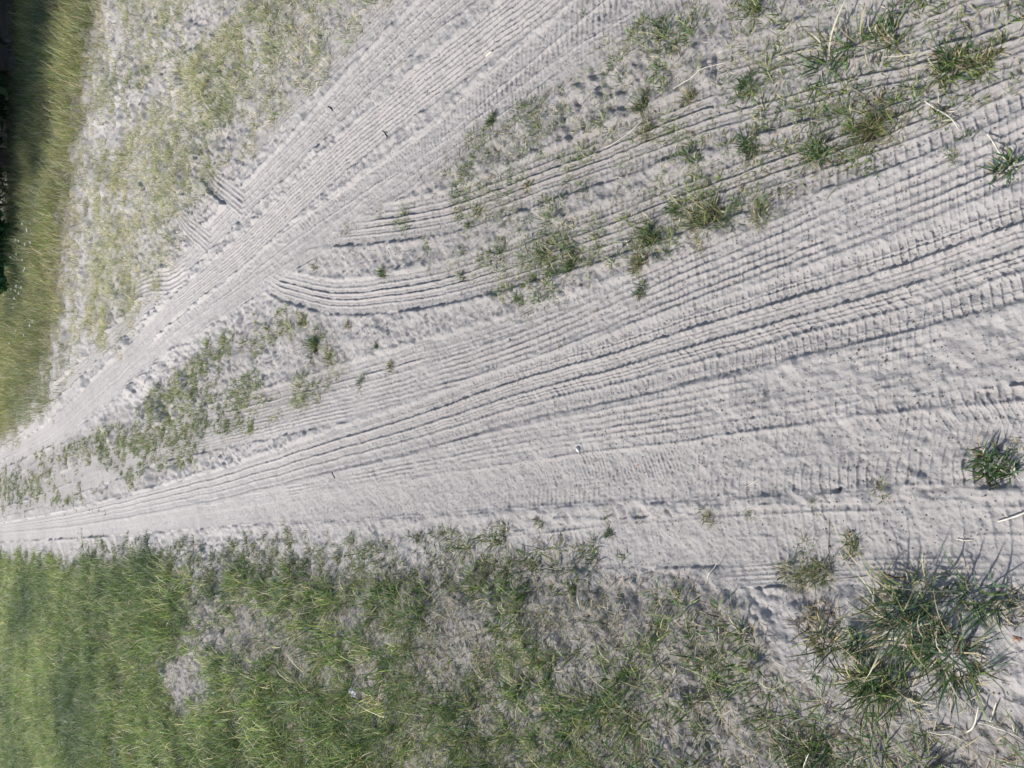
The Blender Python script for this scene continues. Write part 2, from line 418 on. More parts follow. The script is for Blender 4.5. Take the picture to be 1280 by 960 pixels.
def d_pale(px, py):
    d = poly_in(px, py, POLY_PALE, 16) * .58
    for c in ((270,95,60,70,.9),(335,20,60,30,.8),(225,210,45,60,.8),(150,310,30,50,.75),(400,20,50,40,.5),(300,150,50,50,.5),(140,120,12,30,.5),(120,370,20,30,.6)):
        d = np.maximum(d, c[4] * ell(px, py, *c[:4]))
    return d
def d_bank(px, py): return poly_in(px, py, POLY_BANK, 13)

# ------------------------------------------------------------------ the ground: one sheet, fine near the viewer, out to the horizon
def build_ground():
    q = np.arange(1420, -90, -0.92)                     # row positions, finer where seen closer
    _, yr, tr = ground(q, np.full(q.shape, CY))
    yb = np.array([-300, -120, -60, -30, -15, -8, -4, -2, -1.2, -.8, -.6, -.4]) ; yb = yb[yb < yr[0] - .12]
    yf = yr[-1] * np.geomspace(1.04, 900 / yr[-1], 28)
    sc_b = np.full(len(yb), tr[0]); sc_f = tr[-1] * yf / yr[-1]
    ys = np.concatenate([yb, yr, yf]); sc_ = np.concatenate([sc_b, tr, sc_f])
    U = np.concatenate([np.arange(-1160, -560, 2.0), np.arange(-560, 561, 1.0), np.arange(562, 1161, 2.0)])
    ext = 1160 + np.cumsum(np.geomspace(2.0, 60000, 48))
    U = np.concatenate([-ext[::-1], U, ext])
    XX = sc_[:, None] * U[None, :]; YY = np.repeat(ys[:, None], len(U), 1)
    XX = np.clip(XX, -900, 900)
    # keep clipped columns distinct
    XX += np.linspace(-1, 1, len(U))[None, :] * (np.abs(XX) > 899)
    dy = np.gradient(ys)
    lod = np.maximum(sc_, np.minimum(dy, sc_ * 6) * .5)[:, None] * np.ones((1, len(U)))
    far = (np.abs(U) > 1160)[None, :] | np.zeros_like(XX, bool)
    lod = np.where(far, lod * 6, lod)
    n, mcol = XX.shape
    x = XX.ravel(); y = YY.ravel()
    h = heights(x, y, lod.ravel())
    px, py = to_px(x, y)
    # soil colour: pale grey sand, darker and browner where turf has built up humus
    gd = np.clip(np.maximum.reduce([.62 * poly_in(px, py + 14 * sn(x, y, .3, 91), POLY_VERGE, 30), d_bank(px, py), .55 * d_median(px, py), .55 * d_mid(px, py), .38 * d_pale(px, py)]), 0, 1)
    gd = gd * (.75 + .25 * sn(x, y, .22, 33))
    sand = np.array([.390, .368, .353]); humus = np.array([.150, .133, .118])
    damp = .5 + .5 * sn(x, y, .8, 21)
    c = sand[None, :] * (1 - .10 * damp[:, None])
    g = np.clip(gd, 0, 1)[:, None] * .85
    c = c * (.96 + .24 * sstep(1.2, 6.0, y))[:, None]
    c = c * (1 - g) + humus[None, :] * g
    i = np.arange((n - 1) * (mcol - 1)); r = i // (mcol - 1); cc = i % (mcol - 1)
    a = r * mcol + cc
    F = np.stack([a, a + 1, a + 1 + mcol, a + mcol], 1)
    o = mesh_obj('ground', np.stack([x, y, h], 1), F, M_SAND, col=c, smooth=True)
    tag(o, kind='structure')
    return o
build_ground()

# ------------------------------------------------------------------ blades
def blades(bx, by, bz, L, wd, az, lean, curl, col, K=4, twist=None):
    """many curved tapering blades -> V, F, colours"""
    n = len(bx)
    s = np.linspace(0, 1, K + 1)
    ang = lean[:, None] + curl[:, None] * s[None, :]
    seg = (L / K)[:, None]
    am = (ang[:, 1:] + ang[:, :-1]) / 2
    hd = np.concatenate([np.zeros((n, 1)), np.cumsum(np.sin(am) * seg, 1)], 1)
    zz = np.concatenate([np.zeros((n, 1)), np.cumsum(np.cos(am) * seg, 1)], 1)
    zz = np.maximum(zz, .0015 + .002 * s[None, :])
    bend = (R.random((n, 1)) - .5) * .7 * s[None, :] ** 2 * hd
    ca, sa = np.cos(az)[:, None], np.sin(az)[:, None]
    cxp = bx[:, None] + hd * ca - bend * sa; cyp = by[:, None] + hd * sa + bend * ca; czp = bz[:, None] + zz
    prof = np.clip(1 - s ** 2.2, 0.06, 1) * np.clip(.55 + 1.6 * s, 0, 1)
    half = (wd / 2)[:, None] * prof[None, :]
    tw = (R.random(n) - .5) * 1.6 if twist is None else twist
    wx = -sa * np.cos(tw)[:, None]; wy = ca * np.cos(tw)[:, None]; wz = np.sin(tw)[:, None]
    V = np.empty((n, K + 1, 2, 3), np.float32)
    for k, sg in ((0, 1), (1, -1)):
        V[:, :, k, 0] = cxp + sg * half * wx; V[:, :, k, 1] = cyp + sg * half * wy; V[:, :, k, 2] = czp + sg * half * wz
    base = (np.arange(n) * (K + 1) * 2)[:, None] + (np.arange(K) * 2)[None, :]
    F = np.stack([base, base + 1, base + 3, base + 2], 2).reshape(-1, 4)
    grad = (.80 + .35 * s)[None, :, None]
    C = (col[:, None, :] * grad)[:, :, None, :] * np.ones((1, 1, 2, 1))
    return V.reshape(-1, 3), F, C.reshape(-1, 3)

def merge(parts):
    V, F, C, o = [], [], [], 0
    for v, f, c in parts:
        V.append(v); F.append(f + o); C.append(c); o += len(v)
    return np.concatenate(V), np.concatenate(F), np.concatenate(C)

G_DEEP = np.array([.066, .138, .036]); G_BLUE = np.array([.095, .165, .090]); G_LIME = np.array([.195, .265, .070])
G_OLIVE = np.array([.155, .165, .065]); STRAW = np.array([.42, .36, .20]); PALE = np.array([.52, .48, .34]); BROWN = np.array([.16, .12, .075])

def palette(n, weights):
    names = [G_DEEP, G_BLUE, G_LIME, G_OLIVE, STRAW, PALE, BROWN]
    k = R.choice(len(names), n, p=np.array(weights) / sum(weights))
    c = np.array(names)[k]
    return c * (.72 + .56 * R.random((n, 1)))

def field(dens, box, lam_tuft, rho_t, nb, hgt, rad, wd, weights, clump=(.16, .0), K=3, zthick=1.0, spread=1.0, maxlean=1.0, seed=0, colnoise=0.25, gain=1.0, ysq=1.0):
    """tufts sown over a photo-traced patch; returns mesh data"""
    x0, x1, y0, y1 = box
    N = int((x1 - x0) * (y1 - y0) * lam_tuft)
    px = R.uniform(x0, x1, N); py = R.uniform(y0, y1, N)
    gx, gy, t = ground(px, py)
    ok = t < CAMH / 45
    px, py, gx, gy, t = px[ok], py[ok], gx[ok], gy[ok], t[ok]
    dA = 617 * t ** 3
    lam = rho_t * dA                                   # tufts wanted per px^2
    p = np.minimum(1, lam / lam_tuft)
    over = np.maximum(1, lam / lam_tuft)
    warp = 1 if seed not in (8, 9, 19) else .4
    d = dens(px + warp * 16 * sn(gx, gy, .30, 90), py + warp * (15 * sn(gx, gy, .33, 91) + 9 * sn(gx, gy, .10, 92)))
    gs = 1 - (1 - ysq) * sstep(2.5, 7, gy)              # patches run along the road
    cl = .6 * sn(gx, gy * gs, clump[0], 40 + seed) + .4 * sn(gx, gy * gs, clump[0] * .38, 41 + seed)
    cl = .5 + .5 * cl
    keep = R.random(len(px)) < p * sstep(1 - d - .18, 1 - d + .22, cl * (1 - clump[1]) + clump[1] * .8)* np.sqrt(d)
    gx, gy, t, cl, over, d = gx[keep], gy[keep], t[keep], cl[keep], over[keep], d[keep]
    n = len(gx)
    if n == 0: return None
    sz = (.55 + .9 * R.random(n)) * (.6 + .6 * cl) * (.6 + .4 * d)
    thick = np.clip(over ** .33, 1, 2.2)
    idx = np.repeat(np.arange(n), nb)
    m = len(idx)
    az0 = R.uniform(0, 2 * math.pi, m); rr = np.abs(R.normal(0, 1, m)) * rad * (sz[idx]) * np.sqrt(over[idx]) ** .7
    bx = gx[idx] + rr * np.cos(az0); by = gy[idx] + rr * np.sin(az0)
    az = az0 + R.normal(0, 1.0, m)
    L = hgt * sz[idx] * (.45 + .8 * R.random(m))
    lean = np.clip(np.abs(R.normal(.35, .3, m)) * spread, 0, maxlean); curl = R.uniform(.2, 1.3, m) * spread
    W = wd * (.6 + .8 * R.random(m)) * thick[idx]
    cn = (.6 * sn(gx, gy, .5, 50 + seed) + .9 * sn(gx * .9 + gy * .25, gy * .35, .9, 57))[idx]; cm = sn(gx, gy, .17, 51 + seed)[idx]
    C = palette(m, weights)
    # whole clumps differ in tone: some fresh, some yellowing
    tone = 1 + colnoise * cn + .15 * cm
    C = C * tone[:, None]; C = C * gain
    blu = np.clip(-cn * .9 - cm * .3, 0, 1)[:, None] * (.12 if seed in (7, 17) else .5)
    C = C * (1 - blu) + C.mean(1, keepdims=True) * np.array([.62, 1.15, .70]) * blu
    yel = np.clip(cm * .8 + cn * .6, 0, 1)[:, None] * .6
    C = C * (1 - yel) + (C * .5 + np.array([.24, .25, .10]) * .6 * gain) * yel
    px2, py2 = to_px(bx, by)
    bz = heights(bx, by, np.maximum(t[idx], .004)) - .004
    return blades(bx, by, bz, L, W, az, lean, curl, C, K)

def litter(dens, box, lam0, rho, L0, wd, weights, seed=0, clumpcell=.12):
    x0, x1, y0, y1 = box
    N = int((x1 - x0) * (y1 - y0) * lam0)
    px = R.uniform(x0, x1, N); py = R.uniform(y0, y1, N)
    gx, gy, t = ground(px, py)
    lam = rho * 617 * t ** 3
    cl = .5 + .5 * sn(gx, gy, clumpcell, 60 + seed)
    keep = R.random(N) < np.minimum(1, lam / lam0) * dens(px, py) * (.35 + .9 * cl)
    gx, gy, t, lam = gx[keep], gy[keep], t[keep], lam[keep]; n = len(gx)
    th = np.clip((lam / lam0), 1, 12) ** .33
    az = R.uniform(0, 2 * math.pi, n)
    L = L0 * (.4 + 1.0 * R.random(n)); lean = R.uniform(1.15, 1.58, n); curl = R.uniform(-.6, .5, n)
    W = wd * (.6 + .8 * R.random(n)) * th
    C = palette(n, weights)
    bz = heights(gx, gy, np.maximum(t, .004)) + .001
    return blades(gx, gy, bz, L, W, az, lean, curl, C, 3)

def stuff(name, parts, mat, label, cat):
    parts = [p for p in parts if p is not None]
    V, F, C = merge(parts)
    print(name, len(F), 'faces')
    return tag(mesh_obj(name, V, F, mat, col=C), label, cat, kind='stuff')

FULL = (-40, 1400, -400, 1300)
# weights: deep, blue, lime, olive, straw, pale, brown
VW = (5, 2, 4.5, 2.4, 1.0, .8, .6)
d_far = lambda a, b: d_verge(a, b) * sstep(620, 330, a)
d_clump = lambda a, b: d_verge(a, b) * (.35 + .65 * sstep(1340, 500, a))
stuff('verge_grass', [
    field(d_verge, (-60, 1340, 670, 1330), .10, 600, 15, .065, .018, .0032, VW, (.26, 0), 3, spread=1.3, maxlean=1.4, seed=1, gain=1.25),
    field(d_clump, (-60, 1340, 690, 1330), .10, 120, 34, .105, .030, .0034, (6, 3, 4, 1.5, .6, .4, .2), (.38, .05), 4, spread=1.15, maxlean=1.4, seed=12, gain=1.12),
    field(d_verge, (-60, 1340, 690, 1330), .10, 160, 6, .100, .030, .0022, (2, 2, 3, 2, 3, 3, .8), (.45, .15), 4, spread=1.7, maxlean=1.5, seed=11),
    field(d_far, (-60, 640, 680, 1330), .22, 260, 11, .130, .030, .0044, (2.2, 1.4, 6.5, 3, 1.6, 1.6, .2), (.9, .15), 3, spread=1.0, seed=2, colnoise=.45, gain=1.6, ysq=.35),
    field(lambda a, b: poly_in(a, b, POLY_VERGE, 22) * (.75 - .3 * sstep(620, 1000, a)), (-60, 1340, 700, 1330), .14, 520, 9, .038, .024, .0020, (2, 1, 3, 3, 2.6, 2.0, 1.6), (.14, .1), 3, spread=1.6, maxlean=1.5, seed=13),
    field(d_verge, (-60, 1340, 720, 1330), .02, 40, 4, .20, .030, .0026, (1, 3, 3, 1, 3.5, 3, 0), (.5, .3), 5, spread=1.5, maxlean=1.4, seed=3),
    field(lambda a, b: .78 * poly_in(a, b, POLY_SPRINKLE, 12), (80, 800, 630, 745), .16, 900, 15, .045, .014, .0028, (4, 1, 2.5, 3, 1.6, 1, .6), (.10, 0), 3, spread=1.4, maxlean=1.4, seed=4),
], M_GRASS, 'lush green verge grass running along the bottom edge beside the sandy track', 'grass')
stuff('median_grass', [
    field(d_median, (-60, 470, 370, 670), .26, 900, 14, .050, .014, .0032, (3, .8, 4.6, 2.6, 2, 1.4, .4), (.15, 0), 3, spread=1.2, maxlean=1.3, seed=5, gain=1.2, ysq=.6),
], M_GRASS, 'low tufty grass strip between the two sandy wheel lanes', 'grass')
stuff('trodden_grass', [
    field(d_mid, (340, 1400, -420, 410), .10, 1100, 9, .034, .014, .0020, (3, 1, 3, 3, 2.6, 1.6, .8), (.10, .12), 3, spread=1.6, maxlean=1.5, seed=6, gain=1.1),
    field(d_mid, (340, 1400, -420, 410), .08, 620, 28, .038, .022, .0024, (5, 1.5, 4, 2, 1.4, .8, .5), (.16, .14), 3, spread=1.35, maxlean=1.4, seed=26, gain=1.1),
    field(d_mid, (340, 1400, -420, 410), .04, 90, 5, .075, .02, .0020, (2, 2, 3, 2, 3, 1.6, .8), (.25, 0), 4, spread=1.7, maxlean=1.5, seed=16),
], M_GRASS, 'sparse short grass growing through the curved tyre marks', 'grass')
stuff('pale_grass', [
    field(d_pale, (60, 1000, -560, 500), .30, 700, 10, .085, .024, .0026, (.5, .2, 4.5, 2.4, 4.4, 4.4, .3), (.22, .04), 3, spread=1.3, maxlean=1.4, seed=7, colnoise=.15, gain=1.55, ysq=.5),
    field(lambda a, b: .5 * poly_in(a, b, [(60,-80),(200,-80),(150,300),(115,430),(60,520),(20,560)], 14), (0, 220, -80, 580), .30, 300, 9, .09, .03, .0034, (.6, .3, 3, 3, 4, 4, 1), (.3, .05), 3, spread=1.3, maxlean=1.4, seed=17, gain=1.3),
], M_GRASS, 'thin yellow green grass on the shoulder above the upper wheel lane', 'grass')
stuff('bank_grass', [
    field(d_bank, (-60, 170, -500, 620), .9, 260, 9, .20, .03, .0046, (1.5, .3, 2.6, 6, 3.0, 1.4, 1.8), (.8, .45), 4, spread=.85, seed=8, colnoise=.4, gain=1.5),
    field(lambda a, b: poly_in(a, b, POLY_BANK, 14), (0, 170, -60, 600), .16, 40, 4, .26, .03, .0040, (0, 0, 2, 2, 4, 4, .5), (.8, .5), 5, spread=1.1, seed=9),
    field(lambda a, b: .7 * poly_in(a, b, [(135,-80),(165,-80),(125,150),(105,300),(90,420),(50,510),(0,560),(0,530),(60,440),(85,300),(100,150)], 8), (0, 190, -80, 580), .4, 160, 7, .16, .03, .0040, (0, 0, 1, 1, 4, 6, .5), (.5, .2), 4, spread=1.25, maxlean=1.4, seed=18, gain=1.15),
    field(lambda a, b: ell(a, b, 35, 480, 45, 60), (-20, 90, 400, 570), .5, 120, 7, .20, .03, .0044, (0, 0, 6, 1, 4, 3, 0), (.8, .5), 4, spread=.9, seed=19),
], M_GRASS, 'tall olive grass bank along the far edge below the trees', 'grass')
stuff('thatch', [
    litter(lambda a, b: poly_in(a, b, POLY_VERGE, 25), (-40, 1340, 690, 1300), .30, 9500, .036, .0017, (.3, .2, .6, 1, 2.6, 2.6, 5), 1),
    litter(d_mid, (340, 1400, -400, 400), .10, 4200, .020, .0014, (1, 0, 2, 1, 3, 2, 3), 2),
    litter(d_median, (0, 450, 380, 660), .20, 2500, .025, .0018, (1, 0, 1, 1, 3, 2, 2), 3),
    litter(d_pale, (60, 1000, -500, 480), .25, 3000, .040, .0020, (.5, 0, 1, 1, 3, 3, 2.5), 4),
    litter(lambda a, b: 0 * a + 1.0, FULL, .006, 160, .015, .0012, (.3, 0, .5, .5, 3, 3, 4), 5, .4),
], M_DRY, 'dead straw and thatch scattered over sand among the grass', 'dead grass')

# crumbs: small lumps of humus and grit on the sand
def crumbs():
    N = 170000
    px = R.uniform(0, 1340, N); py = R.uniform(-40, 1010, N)
    gx, gy, t = ground(px, py)
    keep = R.random(N) < np.clip(3200 * 617 * t ** 3 / .12, 0, .22) * (.2 + 1.5 * (.5 + .5 * sn(gx, gy, .16, 70)) ** 2)
    gx, gy, t = gx[keep], gy[keep], t[keep]; n = len(gx)
    r = .0004 + .0020 * R.random(n) ** 4 + t * .14
    z = heights(gx, gy, np.maximum(t, .002)) + r * .3
    octv = np.array([[1, 0, 0], [0, 1, 0], [-1, 0, 0], [0, -1, 0], [0, 0, .8], [0, 0, -.8]])
    V = np.stack([gx, gy, z], 1)[:, None, :] + octv[None] * (r[:, None] * (.6 + .7 * R.random((n, 6))))[:, :, None]
    f = np.array([[0, 1, 4], [1, 2, 4], [2, 3, 4], [3, 0, 4], [1, 0, 5], [2, 1, 5], [3, 2, 5], [0, 3, 5]])
    F = (np.arange(n) * 6)[:, None, None] + f[None]
    k = R.random(n)
    C = np.where((k < .62)[:, None], np.array([[.10, .09, .085]]), np.where((k < .8)[:, None], np.array([[.22, .16, .11]]), np.array([[.5, .48, .46]])))
    C = np.repeat(C, 6, 0)
    o = mesh_obj('crumbs', V.reshape(-1, 3), F.reshape(-1, 3), M_DRY, col=C)
    tag(o, 'dark crumbs of humus and grit scattered over the pale sand', 'grit', kind='stuff')
crumbs()

# ------------------------------------------------------------------ single tufts one can point to
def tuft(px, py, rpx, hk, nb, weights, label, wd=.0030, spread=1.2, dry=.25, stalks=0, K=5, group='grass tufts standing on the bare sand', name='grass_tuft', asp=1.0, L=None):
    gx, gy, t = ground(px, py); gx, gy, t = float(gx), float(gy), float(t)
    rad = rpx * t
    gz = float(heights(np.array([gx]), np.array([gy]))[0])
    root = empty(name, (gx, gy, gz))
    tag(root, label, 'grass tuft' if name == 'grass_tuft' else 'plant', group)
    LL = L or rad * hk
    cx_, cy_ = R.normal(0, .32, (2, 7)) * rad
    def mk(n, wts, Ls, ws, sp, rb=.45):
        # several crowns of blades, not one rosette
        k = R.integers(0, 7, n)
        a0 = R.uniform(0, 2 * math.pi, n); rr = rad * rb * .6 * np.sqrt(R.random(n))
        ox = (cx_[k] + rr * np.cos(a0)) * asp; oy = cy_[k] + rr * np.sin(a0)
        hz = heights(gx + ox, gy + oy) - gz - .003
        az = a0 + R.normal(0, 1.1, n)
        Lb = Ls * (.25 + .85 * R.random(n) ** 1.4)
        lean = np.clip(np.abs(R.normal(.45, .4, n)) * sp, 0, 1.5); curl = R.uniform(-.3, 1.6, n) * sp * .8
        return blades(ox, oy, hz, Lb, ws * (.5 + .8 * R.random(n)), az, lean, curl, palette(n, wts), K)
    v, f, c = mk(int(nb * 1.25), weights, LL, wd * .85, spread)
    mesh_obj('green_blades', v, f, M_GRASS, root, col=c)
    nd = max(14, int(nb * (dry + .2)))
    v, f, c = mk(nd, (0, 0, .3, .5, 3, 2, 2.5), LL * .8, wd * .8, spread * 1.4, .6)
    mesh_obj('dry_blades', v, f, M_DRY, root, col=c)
    for k in range(stalks):
        v, f, c = mk(1, (0, 0, 1, 0, 2, 3, 0), LL * 1.7, wd * .9, spread * .9, .2)
        st = mesh_obj('stalk', v, f, M_DRY, root, col=c)
        seed_head(v[-2], v[-4], st)
    return root

def seed_head(tip, prev, parent, L=.022):
    d = np.array(tip) - np.array(prev); d = d / (np.linalg.norm(d) + 1e-6)
    n = 26; s = R.random(n)
    b = np.array(tip)[None] + d[None] * (s[:, None] - .5) * L
    az = R.uniform(0, 6.28, n)
    v, f, c = blades(b[:, 0], b[:, 1], b[:, 2], np.full(n, .0055), np.full(n, .0018), az, R.uniform(.3, 1.3, n), np.zeros(n), palette(n, (0, 0, 0, 0, 2, 4, 0)), 2)
    mesh_obj('seed_head', v, f, M_DRY, parent, col=c)

GW = (5, 3, 2, 2, .6, .4, .2); GD = (6, 4, 1, 1, .3, .2, .2); GY = (2, .6, 3, 3, 2.4, 1.2, .8); GB = (2, 7, 2, 1, .5, .5, 0)
TUFTS = [
 (1243,592,34,1.0,150,GD,'dark green rosette of grass alone on the sand at the right edge',dict(wd=.0036)),
 (1172,778,108,.72,330,GB,'largest clump of long wide bluish blades in the lower right',dict(wd=.0040,dry=.6,stalks=3,spread=1.7)),
 (1230,740,46,1.2,60,GB,'long loose blades at the right edge just above the largest clump',dict(wd=.0042,dry=.5,stalks=2)),
 (1110,852,62,.95,240,GW,'dense mid green clump below left of the largest clump',dict(wd=.0036,dry=.6)),
 (1085,800,30,1.3,60,GD,'upright bright green blades wedged left of the largest clump',dict(wd=.004,spread=.8)),
 (1012,930,46,1.0,140,GW,'clump in the bottom right with a single pale plume',dict(stalks=1,wd=.0032,dry=.4)),
 (1003,716,40,.75,240,GY,'flat low mat of grass near the bottom verge right of centre',dict(wd=.0024,dry=.4,K=4)),
 (1060,682,22,.9,120,GY,'small round tuft above right of the flat low mat',dict(wd=.0022,dry=.5)),
 (1097,612,16,.9,80,GY,'small yellowing tuft right of the black pebble',dict(wd=.0020,dry=.8)),
 (1016,631,9,.9,34,GY,'tiny tuft under the black pebble',dict(wd=.0018,dry=.6)),
 (935,640,11,.9,40,GY,'tiny dry tuft on the curved lug marks',dict(wd=.0018,dry=1.0)),
 (884,650,15,.95,90,GY,'round tuft on the lower lug marks left of the tiny dry tuft',dict(wd=.0022)),
 (759,668,13,1.1,80,GD,'dark narrow tuft nearest the verge on the blocky tread marks',dict(wd=.0024)),
 (757,643,10,1.0,50,GY,'small tuft just above the dark narrow tuft',dict(wd=.0022)),
 (797,648,9,.8,40,GY,'thin sprawling sprig right of the dark narrow tuft',dict(wd=.0018,dry=.6)),
 (809,298,22,1.25,200,GW,'bright thick tuft standing on the sand ridge in the centre right',dict(wd=.0030,asp=1.1)),
 (806,325,20,1.0,150,GY,'yellowing lower skirt right beneath the bright thick tuft',dict(wd=.0028,dry=.9)),
 (802,364,13,1.3,90,GB,'small dark bluish tuft alone among smooth ribs below the bright tuft',dict(wd=.0030)),
 (885,278,27,1.0,240,GY,'broad leafy tuft right of the bright thick tuft',dict(wd=.0028,dry=.4)),
 (872,308,18,.7,70,(.5,0,1,1,3,2,2),'flat brownish dry tuft below the broad leafy tuft',dict(wd=.0020,dry=1.5)),
 (842,262,17,1.2,90,GD,'loose dark tuft between the bright and the broad tufts',dict(wd=.0026)),
 (955,272,20,1.0,90,GY,'sparse grey green tuft right of the broad leafy tuft',dict(wd=.0022,dry=.6)),
 (936,183,18,1.35,150,GD,'dark upright tuft across the ribbed arc marks',dict(wd=.0028)),
 (928,104,15,1.3,90,GD,'small dark tuft straight above the upright one on the arc marks',dict(wd=.0026)),
 (1040,78,44,1.5,70,GB,'sprawling clump of long bluish blades near the top right',dict(wd=.0040,spread=1.5,dry=.3,stalks=1)),
 (1107,45,24,1.6,80,(2,2,4,1,1,1,0),'upright light green tuft near the top edge on the right',dict(wd=.0036,spread=.8)),
 (1190,82,40,.9,170,GW,'wide low tuft lying along the top right tread marks',dict(wd=.0030,dry=.4)),
 (1228,70,24,1.0,90,GY,'yellow tinged tuft at the right end of the wide low tuft',dict(wd=.0028)),
 (1255,205,22,1.4,50,GB,'dark few-bladed sprig at the right edge beside pale runners',dict(wd=.0040)),
 (1172,143,15,1.1,60,GW,'small leafy tuft at the left end of the smooth sand mound',dict(wd=.0028)),
 (1206,164,12,1.0,34,GW,'little sprig beneath the smooth sand mound',dict(wd=.0026)),
 (1186,196,14,1.0,50,GY,'thin grey sprig below the little sprig',dict(wd=.0020,dry=.6)),
 (1092,148,36,.95,260,GY,'large grey green matted tuft in the upper right',dict(wd=.0026,dry=.5)),
 (1012,190,34,.8,210,GD,'wide dark tuft along the edge of the arc marks, upper right',dict(wd=.0026,dry=.4)),
 (1050,190,20,.8,80,GW,'low green tail of grass joining the wide dark tuft on its right',dict(wd=.0026)),
 (862,118,18,1.1,100,GY,'grassy knot with fine straws in the scuffed sand, upper right of centre',dict(wd=.0022,dry=.6)),
 (802,138,20,1.2,120,GD,'dark tuft with long trailing straws in the scuffed sand',dict(wd=.0022,dry=.5,stalks=1)),
 (806,165,18,1.0,90,GY,'thin lower half of the tuft with trailing straws',dict(wd=.0022,dry=.6)),
 (832,32,20,1.3,90,GD,'spindly tuft near the top edge left of the bare scuffed sand',dict(wd=.0028,stalks=1)),
 (944,14,18,1.4,90,(3,1,4,2,2,1,0),'light green tuft touching the top edge',dict(wd=.0030)),
 (890,42,10,1.0,30,GY,'tiny sprig between the two tufts at the top edge',dict(wd=.0020)),
 (762,84,10,1.0,50,GD,'small dark blob of grass left of the spindly tuft',dict(wd=.0022)),
 (727,15,8,1.0,40,GD,'tiny dark tuft at the top edge beside the wavy tread',dict(wd=.0024)),
 (701,114,9,1.0,50,GY,'tiny tuft below the wavy tread of the upper lane',dict(wd=.0024)),
 (613,150,12,1.3,110,GD,'solitary dark tuft beside the upper lane',dict(wd=.0028)),
 (716,325,21,1.0,140,GW,'mossy green tuft above the smooth ribs, centre',dict(wd=.0026)),
 (683,318,20,.9,110,GY,'tangled olive tuft left of the mossy tuft',dict(wd=.0024)),
 (622,318,12,1.2,70,GD,'dark tuft at the left of the tangled olive one',dict(wd=.0026)),
 (648,376,11,1.3,100,GW,'narrow tuft hanging below the ends of the arc marks',dict(wd=.0026)),
 (655,234,12,1.0,80,GY,'tuft across the upper arc mark',dict(wd=.0026)),
 (595,262,10,1.2,60,GY,'small tuft on the upper arc mark left of the other',dict(wd=.0026)),
 (574,347,9,1.2,60,GW,'small tuft on the lower arc mark',dict(wd=.0028)),
 (506,268,8,1.2,50,GY,'thin tuft near the left end of the upper arc mark',dict(wd=.0028)),
 (480,342,11,1.25,110,GD,'dark tuft between the two arc marks',dict(wd=.0032)),
 (381,400,11,1.2,100,(1,0,4,3,1,1,0),'lime tinted tuft at the tip of the middle strip',dict(wd=.0036)),
 (397,430,17,1.2,200,GB,'tall bluish green tuft right of the lime tinted one',dict(wd=.0036)),
 (414,446,13,1.1,80,(1,0,1,2,3,1,3),'brownish withered tuft right of the tall bluish one',dict(wd=.0030,dry=1.0)),
 (437,408,9,1.2,50,(0,0,1,2,3,1,4),'dry brown sprig under the lower arc mark',dict(wd=.0028,dry=1.0)),
 (474,433,7,1.1,60,GD,'tiny bright green tuft right of the dry brown sprig',dict(wd=.0030)),
 (488,457,8,1.4,80,GY,'narrow upright tuft below the tiny bright green one',dict(wd=.0028)),
 (452,478,14,1.2,60,GW,'wispy tuft with long blades on the smooth ribs',dict(wd=.0030)),
 (701,433,5,1.1,34,GY,'minute tuft on the smooth ribs, centre',dict(wd=.0022)),
 (746,387,5,1.1,30,GY,'minute tuft above right of the other on the ribs',dict(wd=.0022)),
 (645,466,4,1.0,20,GY,'minute dark sprig on the crisp tread lines',dict(wd=.0022)),
 (620,548,4,1.0,20,GY,'minute sprig under the crisp tread lines',dict(wd=.0022)),
 (675,655,9,1.2,60,GY,'slim tuft at the verge tip in the centre',dict(wd=.0026)),
]
for T in TUFTS:
    tuft(*T[:7], **T[7])

# ------------------------------------------------------------------ dead bits, pebbles, litter
def tube(pts, rad, sides=7):
    P = np.asarray(pts, float); rad = np.asarray(rad, float); n = len(P)
    V = []
    for i in range(n):
        d = P[min(i + 1, n - 1)] - P[max(i - 1, 0)]; d /= np.linalg.norm(d) + 1e-9
        a = np.cross(d, [0, 0, 1.0] if abs(d[2]) < .9 else [1.0, 0, 0]); a /= np.linalg.norm(a); b = np.cross(d, a)
        for k in range(sides):
            an = 2 * math.pi * k / sides
            V.append(P[i] + rad[i] * (math.cos(an) * a + math.sin(an) * b))
    F = []
    for i in range(n - 1):
        for k in range(sides):
            k2 = (k + 1) % sides
            F.append((i * sides + k, i * sides + k2, (i + 1) * sides + k2, (i + 1) * sides + k))
    V.append(P[0]); V.append(P[-1]); a, b = len(V) - 2, len(V) - 1
    for k in range(sides):
        k2 = (k + 1) % sides
        F.append((a, k2, k, k)); F.append((b, (n - 1) * sides + k, (n - 1) * sides + k2, (n - 1) * sides + k2))
    return np.array(V), F

def pymesh(name, V, F, mat, parent=None, loc=(0, 0, 0), smooth=True):
    me = bpy.data.meshes.new(name)
    F2 = [tuple(dict.fromkeys(int(i) for i in f)) for f in F]
    me.from_pydata([tuple(map(float, v)) for v in V], [], F2); me.update()
    if smooth:
        for p in me.polygons: p.use_smooth = True
    me.materials.append(mat)
    o = bpy.data.objects.new(name, me); COL.objects.link(o); o.location = loc
    if parent is not None: o.parent = parent
    return o

M_STRAW = simple_material('straw', (.55, .50, .38), (.72, .68, .58), 90, .6, .2)
M_STALK = simple_material('grey_stalk', (.20, .17, .13), (.40, .36, .29), 90, .8, .3)
M_WHITE = simple_material('white_stone', (.55, .54, .52), (.72, .71, .68), 60, .5, .2)
M_BLACK = simple_material('black_stone', (.012, .012, .014), (.04, .04, .045), 80, .6, .5)
M_BROWNL = simple_material('brown_leaf', (.20, .10, .06), (.32, .20, .12), 60, .7, .3)
M_FOIL = simple_material('crumpled_paper', (.50, .50, .47), (.74, .73, .70), 40, .45, .3)

